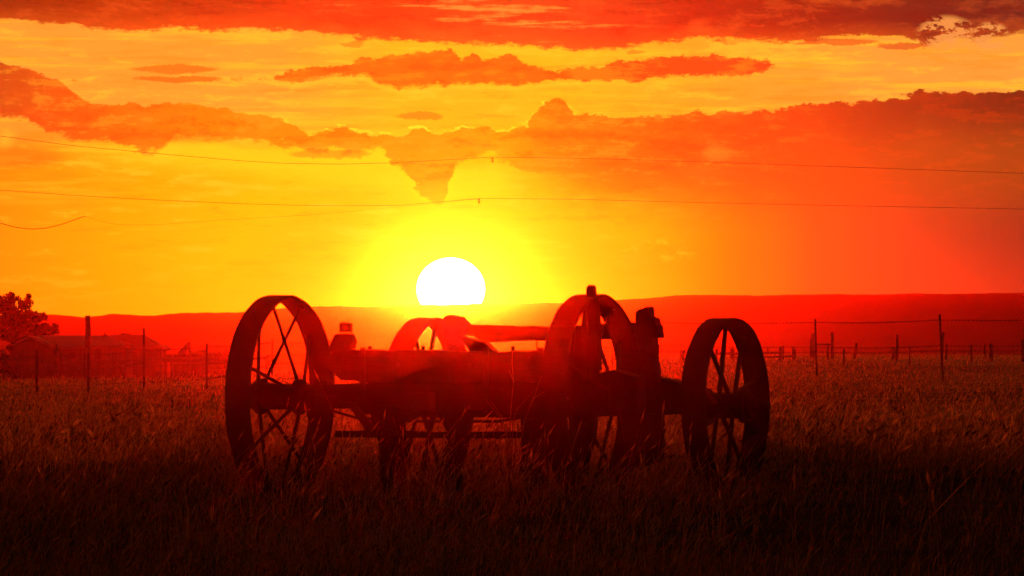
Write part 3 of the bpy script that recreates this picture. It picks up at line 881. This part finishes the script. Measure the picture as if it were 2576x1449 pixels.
# ------------------------------------------------------------------ corral in front of the farmhouse
DC = 240.0
def cpost(root, X, Yt, w, lean=0, d=DC):
    o, a, b = tpost(X, Yt, d, w, root, lean, 'post', M_OLDWOOD); shift(o, root)
def crail(root, p, q, r, d=DC, name='rail'):
    bm = bmesh.new(); add_tube(bm, [at(*p, d), at((p[0] + q[0]) / 2, (p[1] + q[1]) / 2 + .5, d), at(*q, d)], r, 8); shift(link(name, bm, M_OLDWOOD, root), root)
ck = empty('corral_fence', (at(150, 940, DC).x, DC, gz(at(150, 940, DC).x, DC)))
for X, Yt, w, ln in ((20, 893, 6, 0), (44, 890, 5, 0), (88, 894, 7, 0), (139, 865, 10, 1), (166, 895, 8, 0), (208, 880, 4, 2), (240, 886, 9, 4), (280, 885, 9, -1), (312, 893, 5, 0), (348, 890, 6, 0), (396, 893, 5, 0)):
    cpost(ck, X, Yt, w, ln)
for p, q, r in (((-30, 908), (140, 910), .055), ((0, 922), (140, 925), .04), ((140, 912), (240, 908), .05), ((240, 906), (412, 904), .065), ((240, 921), (412, 919), .04), ((145, 884), (200, 930), .05)):
    crail(ck, p, q, r * .74)
tag(ck, 'timber corral fence with rails and a diagonal brace in front of the farmhouse', 'fence')
o, a, b = tpost(220.5, 794, 238, 14, None, 1, 'timber_post', M_OLDWOOD)
c = Vector((b.x, b.y, b.z + .25)); o.data.transform(Matrix.Translation(-c)); o.location = c
tag(o, 'thickest timber post, rising higher than the farmhouse roof it stands in front of', 'post')

ch = empty('loading_chute', (at(470, 930, 250).x, 250, gz(at(470, 930, 250).x, 250)))
cpost(ch, 476, 860, 8, 0, 250); cpost(ch, 432, 892, 7, 0, 250); cpost(ch, 468, 868, 3, 0, 250)
crail(ch, (446, 894), (474, 862), .06, 250, 'brace'); crail(ch, (456, 894), (474, 870), .05, 250, 'brace')
crail(ch, (398, 904), (576, 903), .065, 250)
bm = bmesh.new(); p, q = at(413, 911, 250), at(510, 890.5, 250.6); add_box(bm, ((p.x + q.x) / 2, 250.5, (p.z + q.z) / 2), (q.x - p.x, .9, q.z - p.z)); shift(link('side_panel', bm, M_WALL, ch), ch)
bm = bmesh.new(); p, q = at(423, 948, 250), at(500, 914, 250.6); add_box(bm, ((p.x + q.x) / 2 + .2, 250.5, (p.z + q.z) / 2), (q.x - p.x, .9, q.z - p.z)); shift(link('ramp_base', bm, M_WALL, ch), ch)
tag(ch, 'timber loading chute with a tall braced post, between barn and wagon', 'chute')
BL = [(487, 884, 12, 'small square hay bale nearest the tall chute post'), (509, 879.5, 19, 'biggest square hay bale, tallest of the row right of the chute'),
      (531, 885, 13, 'weathered hay bale just right of the thin fence post in the bale row'), (548, 884, 15, 'ragged hay bale in the row, second from the wagon wheel'),
      (569, 878.5, 11, 'high narrow hay bale at the right end of the row, against the wagon wheel')]
for X, Yt, w, lab in BL:
    d = 256.0; p = at(X, Yt, d); z0 = gz(p.x, d)
    bm = bmesh.new(); hh = p.z - z0
    ww = w / F * d
    bmesh.ops.create_cube(bm, size=1, matrix=Matrix.Translation((0, 0, hh / 2)) @ Matrix.Diagonal((ww * 1.55, .9, hh, 1)))
    bmesh.ops.bevel(bm, geom=list(bm.edges), offset=.05, segments=2, affect='EDGES')
    bmesh.ops.subdivide_edges(bm, edges=list(bm.edges), cuts=2)
    for v in bm.verts: v.co += Vector((rnd.uniform(-.02, .02), rnd.uniform(-.02, .02), rnd.uniform(-.025, .025)))
    o = link('hay_bale', bm, M_HAY, None); o.location = (p.x, d, z0)
    tag(o, lab, 'hay bale', 'hay bales lined up beside the loading chute')
# rails seen through the rear left wheel
ru_ = empty('rail_fence', (at(640, 905, 252).x, 252, gz(at(640, 905, 252).x, 350)))
cpost(ru_, 671, 892, 6, 0, 252); cpost(ru_, 600, 890, 6, 0, 252); cpost(ru_, 574, 893, 7, 0, 252); crail(ru_, (570, 902), (672, 901), .036, 252)
tag(ru_, 'short rail fence seen through the spokes of the rear left wagon wheel', 'fence')

# ------------------------------------------------------------------ overhead lines
def line(name, knots, d, r, label, group=None, beads=()):
    xs = np.linspace(knots[0][0], knots[-1][0], 90)
    # smooth interpolation through the knots
    kx = [k[0] for k in knots]; ky = [k[1] for k in knots]
    ysm = np.interp(xs, kx, ky); ker = np.array([1, 2, 3, 2, 1.]) / 9
    sm = np.convolve(np.pad(ysm, 2, mode='edge'), ker, 'valid')
    bm = bmesh.new(); add_tube(bm, [at(X, Y, d) for X, Y in zip(xs, sm)], r, 6)
    o = link(name, bm, M_CABLE)
    for X, Y in beads:
        bm = bmesh.new(); p = at(X, Y, d)
        for k in range(3): add_bar(bm, p + Vector((0, 0, -.02 - .07 * k)), p + Vector((0, 0, -.065 - .07 * k)), .055, .035, 10)
        link('insulator', bm, M_CABLE, o)
    tag(o, label, 'cable', 'overhead lines crossing the sky')
line('overhead_line', [(-300, 300), (0, 342), (180, 366), (370, 384), (600, 404), (720, 411), (860, 413), (1000, 409), (1240, 395)], 300, .0095, 'upper overhead line on the left, dipping under the left cloud bank', beads=((1239, 396),))
line('overhead_line', [(1240, 395), (1500, 399), (1800, 408), (2100, 419), (2576, 436), (2900, 446)], 300, .0095, 'upper overhead line on the right, over the red rain cloud')
line('overhead_line', [(-300, 462), (0, 478), (180, 491), (370, 502), (620, 513), (820, 518), (1000, 517), (1205, 499)], 300, .0085, 'lower overhead line on the left, across the yellow sky', beads=((1205, 499),))
line('overhead_line', [(1205, 499), (1440, 501), (1700, 508), (2050, 516), (2576, 526), (2900, 531)], 300, .0085, 'lower overhead line on the right, just above the rain haze')
line('overhead_line', [(-260, 500), (-120, 530), (0, 561), (35, 571), (75, 576.5), (110, 575), (150, 566), (190, 552), (215, 543)], 290, .014, 'slack drooping cable at the left edge, lowest of the overhead lines')

line('overhead_line', [(215, 543), (240, 553), (270, 561), (310, 566), (400, 565), (560, 553), (720, 544), (860, 534), (1040, 517), (1205, 500)], 290.1, .004, 'faintest thin line, below the lower overhead line, running right toward the sun')
# ------------------------------------------------------------------ weeds in front of the wagon
def weed(X, d, stems, label, r=.0022, gname=None):
    x = (X - 1288) / F * d; z0 = gz(x, d)
    bm = bmesh.new(); root = Vector((x, d, z0))
    for pts in stems:
        P = [root if p is None else at(p[0], p[1], d + (p[2] if len(p) > 2 else 0)) for p in pts]
        add_tube(bm, P, r, 5, .45)
    bmesh.ops.translate(bm, verts=bm.verts, vec=-root)
    o = link('dry_weed', bm, M_WEED); o.location = root
    tag(o, label, 'weed')
weed(1284, 28.9, [[None, (1283, 1060), (1287, 1010), (1292, 960), (1288, 915), (1289, 880)],
                  [None, (1270, 1070), (1250, 1040), (1220, 1003)], [None, (1275, 1065), (1258, 1042), (1235, 1010)], [None, (1290, 1060), (1302, 1028), (1340, 985)],
                  [None, (1318, 1062), (1330, 1030), (1348, 985), (1362, 945)], [None, (1300, 1085), (1322, 1062), (1345, 1050)], [None, (1240, 1085), (1190, 1100)],
                  [(1330, 1030, 0), (1345, 1000, 0), (1370, 985, 0)], [(1292, 960, 0), (1280, 930, 0)]],
     'leafless branching weed standing before the middle of the wagon', .0026)
weed(1690, 35.0, [[None, (1668, 1100), (1682, 1060), (1694, 1046)], [None, (1678, 1100), (1690, 1060), (1704, 1042)], [None, (1690, 1110), (1699, 1070), (1712, 1048)]],
     'tuft of bent dry stems between the front axle end and the front right wheel', .0025)

# ------------------------------------------------------------------ grass
def blades(n, yf, wf, hmin, hmax, width, seed, spread=1.0, lean=.35, heads=0.0):
    r = np.random.RandomState(seed)
    y = yf(r.rand(n)); s = (r.rand(n) * 2 - 1) * wf * spread
    x = s * (y + 6.0)
    # clumping
    c = vnoise(x * 3.1, y * 1.3, seed + 9) + .9 * vnoise(x * .6, y * .16, seed + 2)
    keep = r.rand(n) < np.clip(.45 + .75 * c, .02, 1)
    x, y, c = x[keep], y[keep], c[keep]; n = len(x)
    h = (hmin + (hmax - hmin) * r.rand(n) ** 1.8) * np.clip(.95 + .55 * c, .3, 2.0)
    z = ground_z(x, y) - .01
    a = r.rand(n) * 2 * np.pi; l = r.normal(size=n) * lean + .22
    side = np.stack([np.cos(a), np.sin(a), np.zeros(n)], 1) * (width * (.6 + .8 * r.rand(n)))[:, None]
    bend = np.stack([l, r.normal(size=n) * lean, np.zeros(n)], 1) * h[:, None]
    P0 = np.stack([x, y, z], 1); up = np.array([0, 0, 1.])
    P1 = P0 + bend * .28 + up * (h * .55)[:, None]; P2 = P0 + bend + up * (h * .96)[:, None]
    q = np.stack([P0 - side, P0 + side, P1 + side * .8, P1 - side * .8], 1).reshape(-1, 3)
    t = np.stack([P1 - side * .8, P1 + side * .8, P2 + side * .12, P2 - side * .12], 1).reshape(-1, 3)
    out = [q, t]
    if heads:
        k = r.rand(n) < heads; D = (P2 - P1)[k]; D /= np.linalg.norm(D, axis=1)[:, None]
        sd = side[k] / np.linalg.norm(side[k], axis=1)[:, None] * (width * 2.2)
        L = (.035 + .03 * r.rand(k.sum()))[:, None] * D
        p = P2[k]
        out.append(np.stack([p - L * .3, p + L * .3 + sd, p + L, p + L * .3 - sd], 1).reshape(-1, 3))
        sd2 = np.cross(sd, D)
        out.append(np.stack([p - L * .3, p + L * .3 + sd2, p + L, p + L * .3 - sd2], 1).reshape(-1, 3))
    return np.concatenate(out)


WF = .096
fld = []
fld.append(blades(60000, lambda u: 20.5 + 11.5 * u, WF, .05, .17, .0016, 1, lean=.34, heads=.10))
fld.append(blades(700, lambda u: 20.8 + 11 * u, WF, .22, .42, .0026, 12, lean=.30, heads=.8))
fld.append(blades(3200, lambda u: 32.0 + 4.5 * u, WF, .12, .27, .0040, 14, lean=.42, heads=.5))
fld.append(blades(1500, lambda u: 32.0 + 8 * u, WF, .16, .32, .0036, 13, lean=.40, heads=.8))
fld.append(blades(5200, lambda u: 21 + 11 * u, WF, .12, .28, .0018, 2, lean=.28, heads=.55))
fld.append(blades(42000, lambda u: 31.5 + 24 * u ** 1.3, WF, .05, .17, .0029, 3, lean=.36, heads=.12))
fld.append(blades(5000, lambda u: 31.5 + 20 * u, WF, .12, .26, .0022, 4, lean=.3, heads=.5))
fld.append(blades(52000, lambda u: 55 + 95 * u ** 1.2, WF, .05, .17, .0055, 5, lean=.36, heads=.15))
fld.append(blades(34000, lambda u: 150 + 330 * u ** 1.3, WF, .06, .20, .013, 6, lean=.36))
grass = bpy.data.objects.new('grass', quads_mesh('grass', np.concatenate(fld), M_GRASS)); COL.objects.link(grass)
tag(grass, 'dry pasture grass catching the low sun', 'grass', kind='stuff')

# ------------------------------------------------------------------ haze
hm = bpy.data.materials.new('evening_haze'); hm.use_nodes = True
nt = hm.node_tree; nt.nodes.clear()
ho = nt.nodes.new('ShaderNodeOutputMaterial'); hv = nt.nodes.new('ShaderNodeVolumePrincipled')
hv.inputs['Color'].default_value = (1.0, .05, .015, 1)
hv.inputs['Density'].default_value = .000072
hv.inputs['Anisotropy'].default_value = .993
nt.links.new(hv.outputs[0], ho.inputs['Volume'])
bm = bmesh.new(); add_box(bm, (0, 1035, 5.6), (4700, 2330, 19.6)); hz_o = link('haze', bm, hm)
tag(hz_o, 'warm evening haze over the fields', 'haze', kind='stuff')
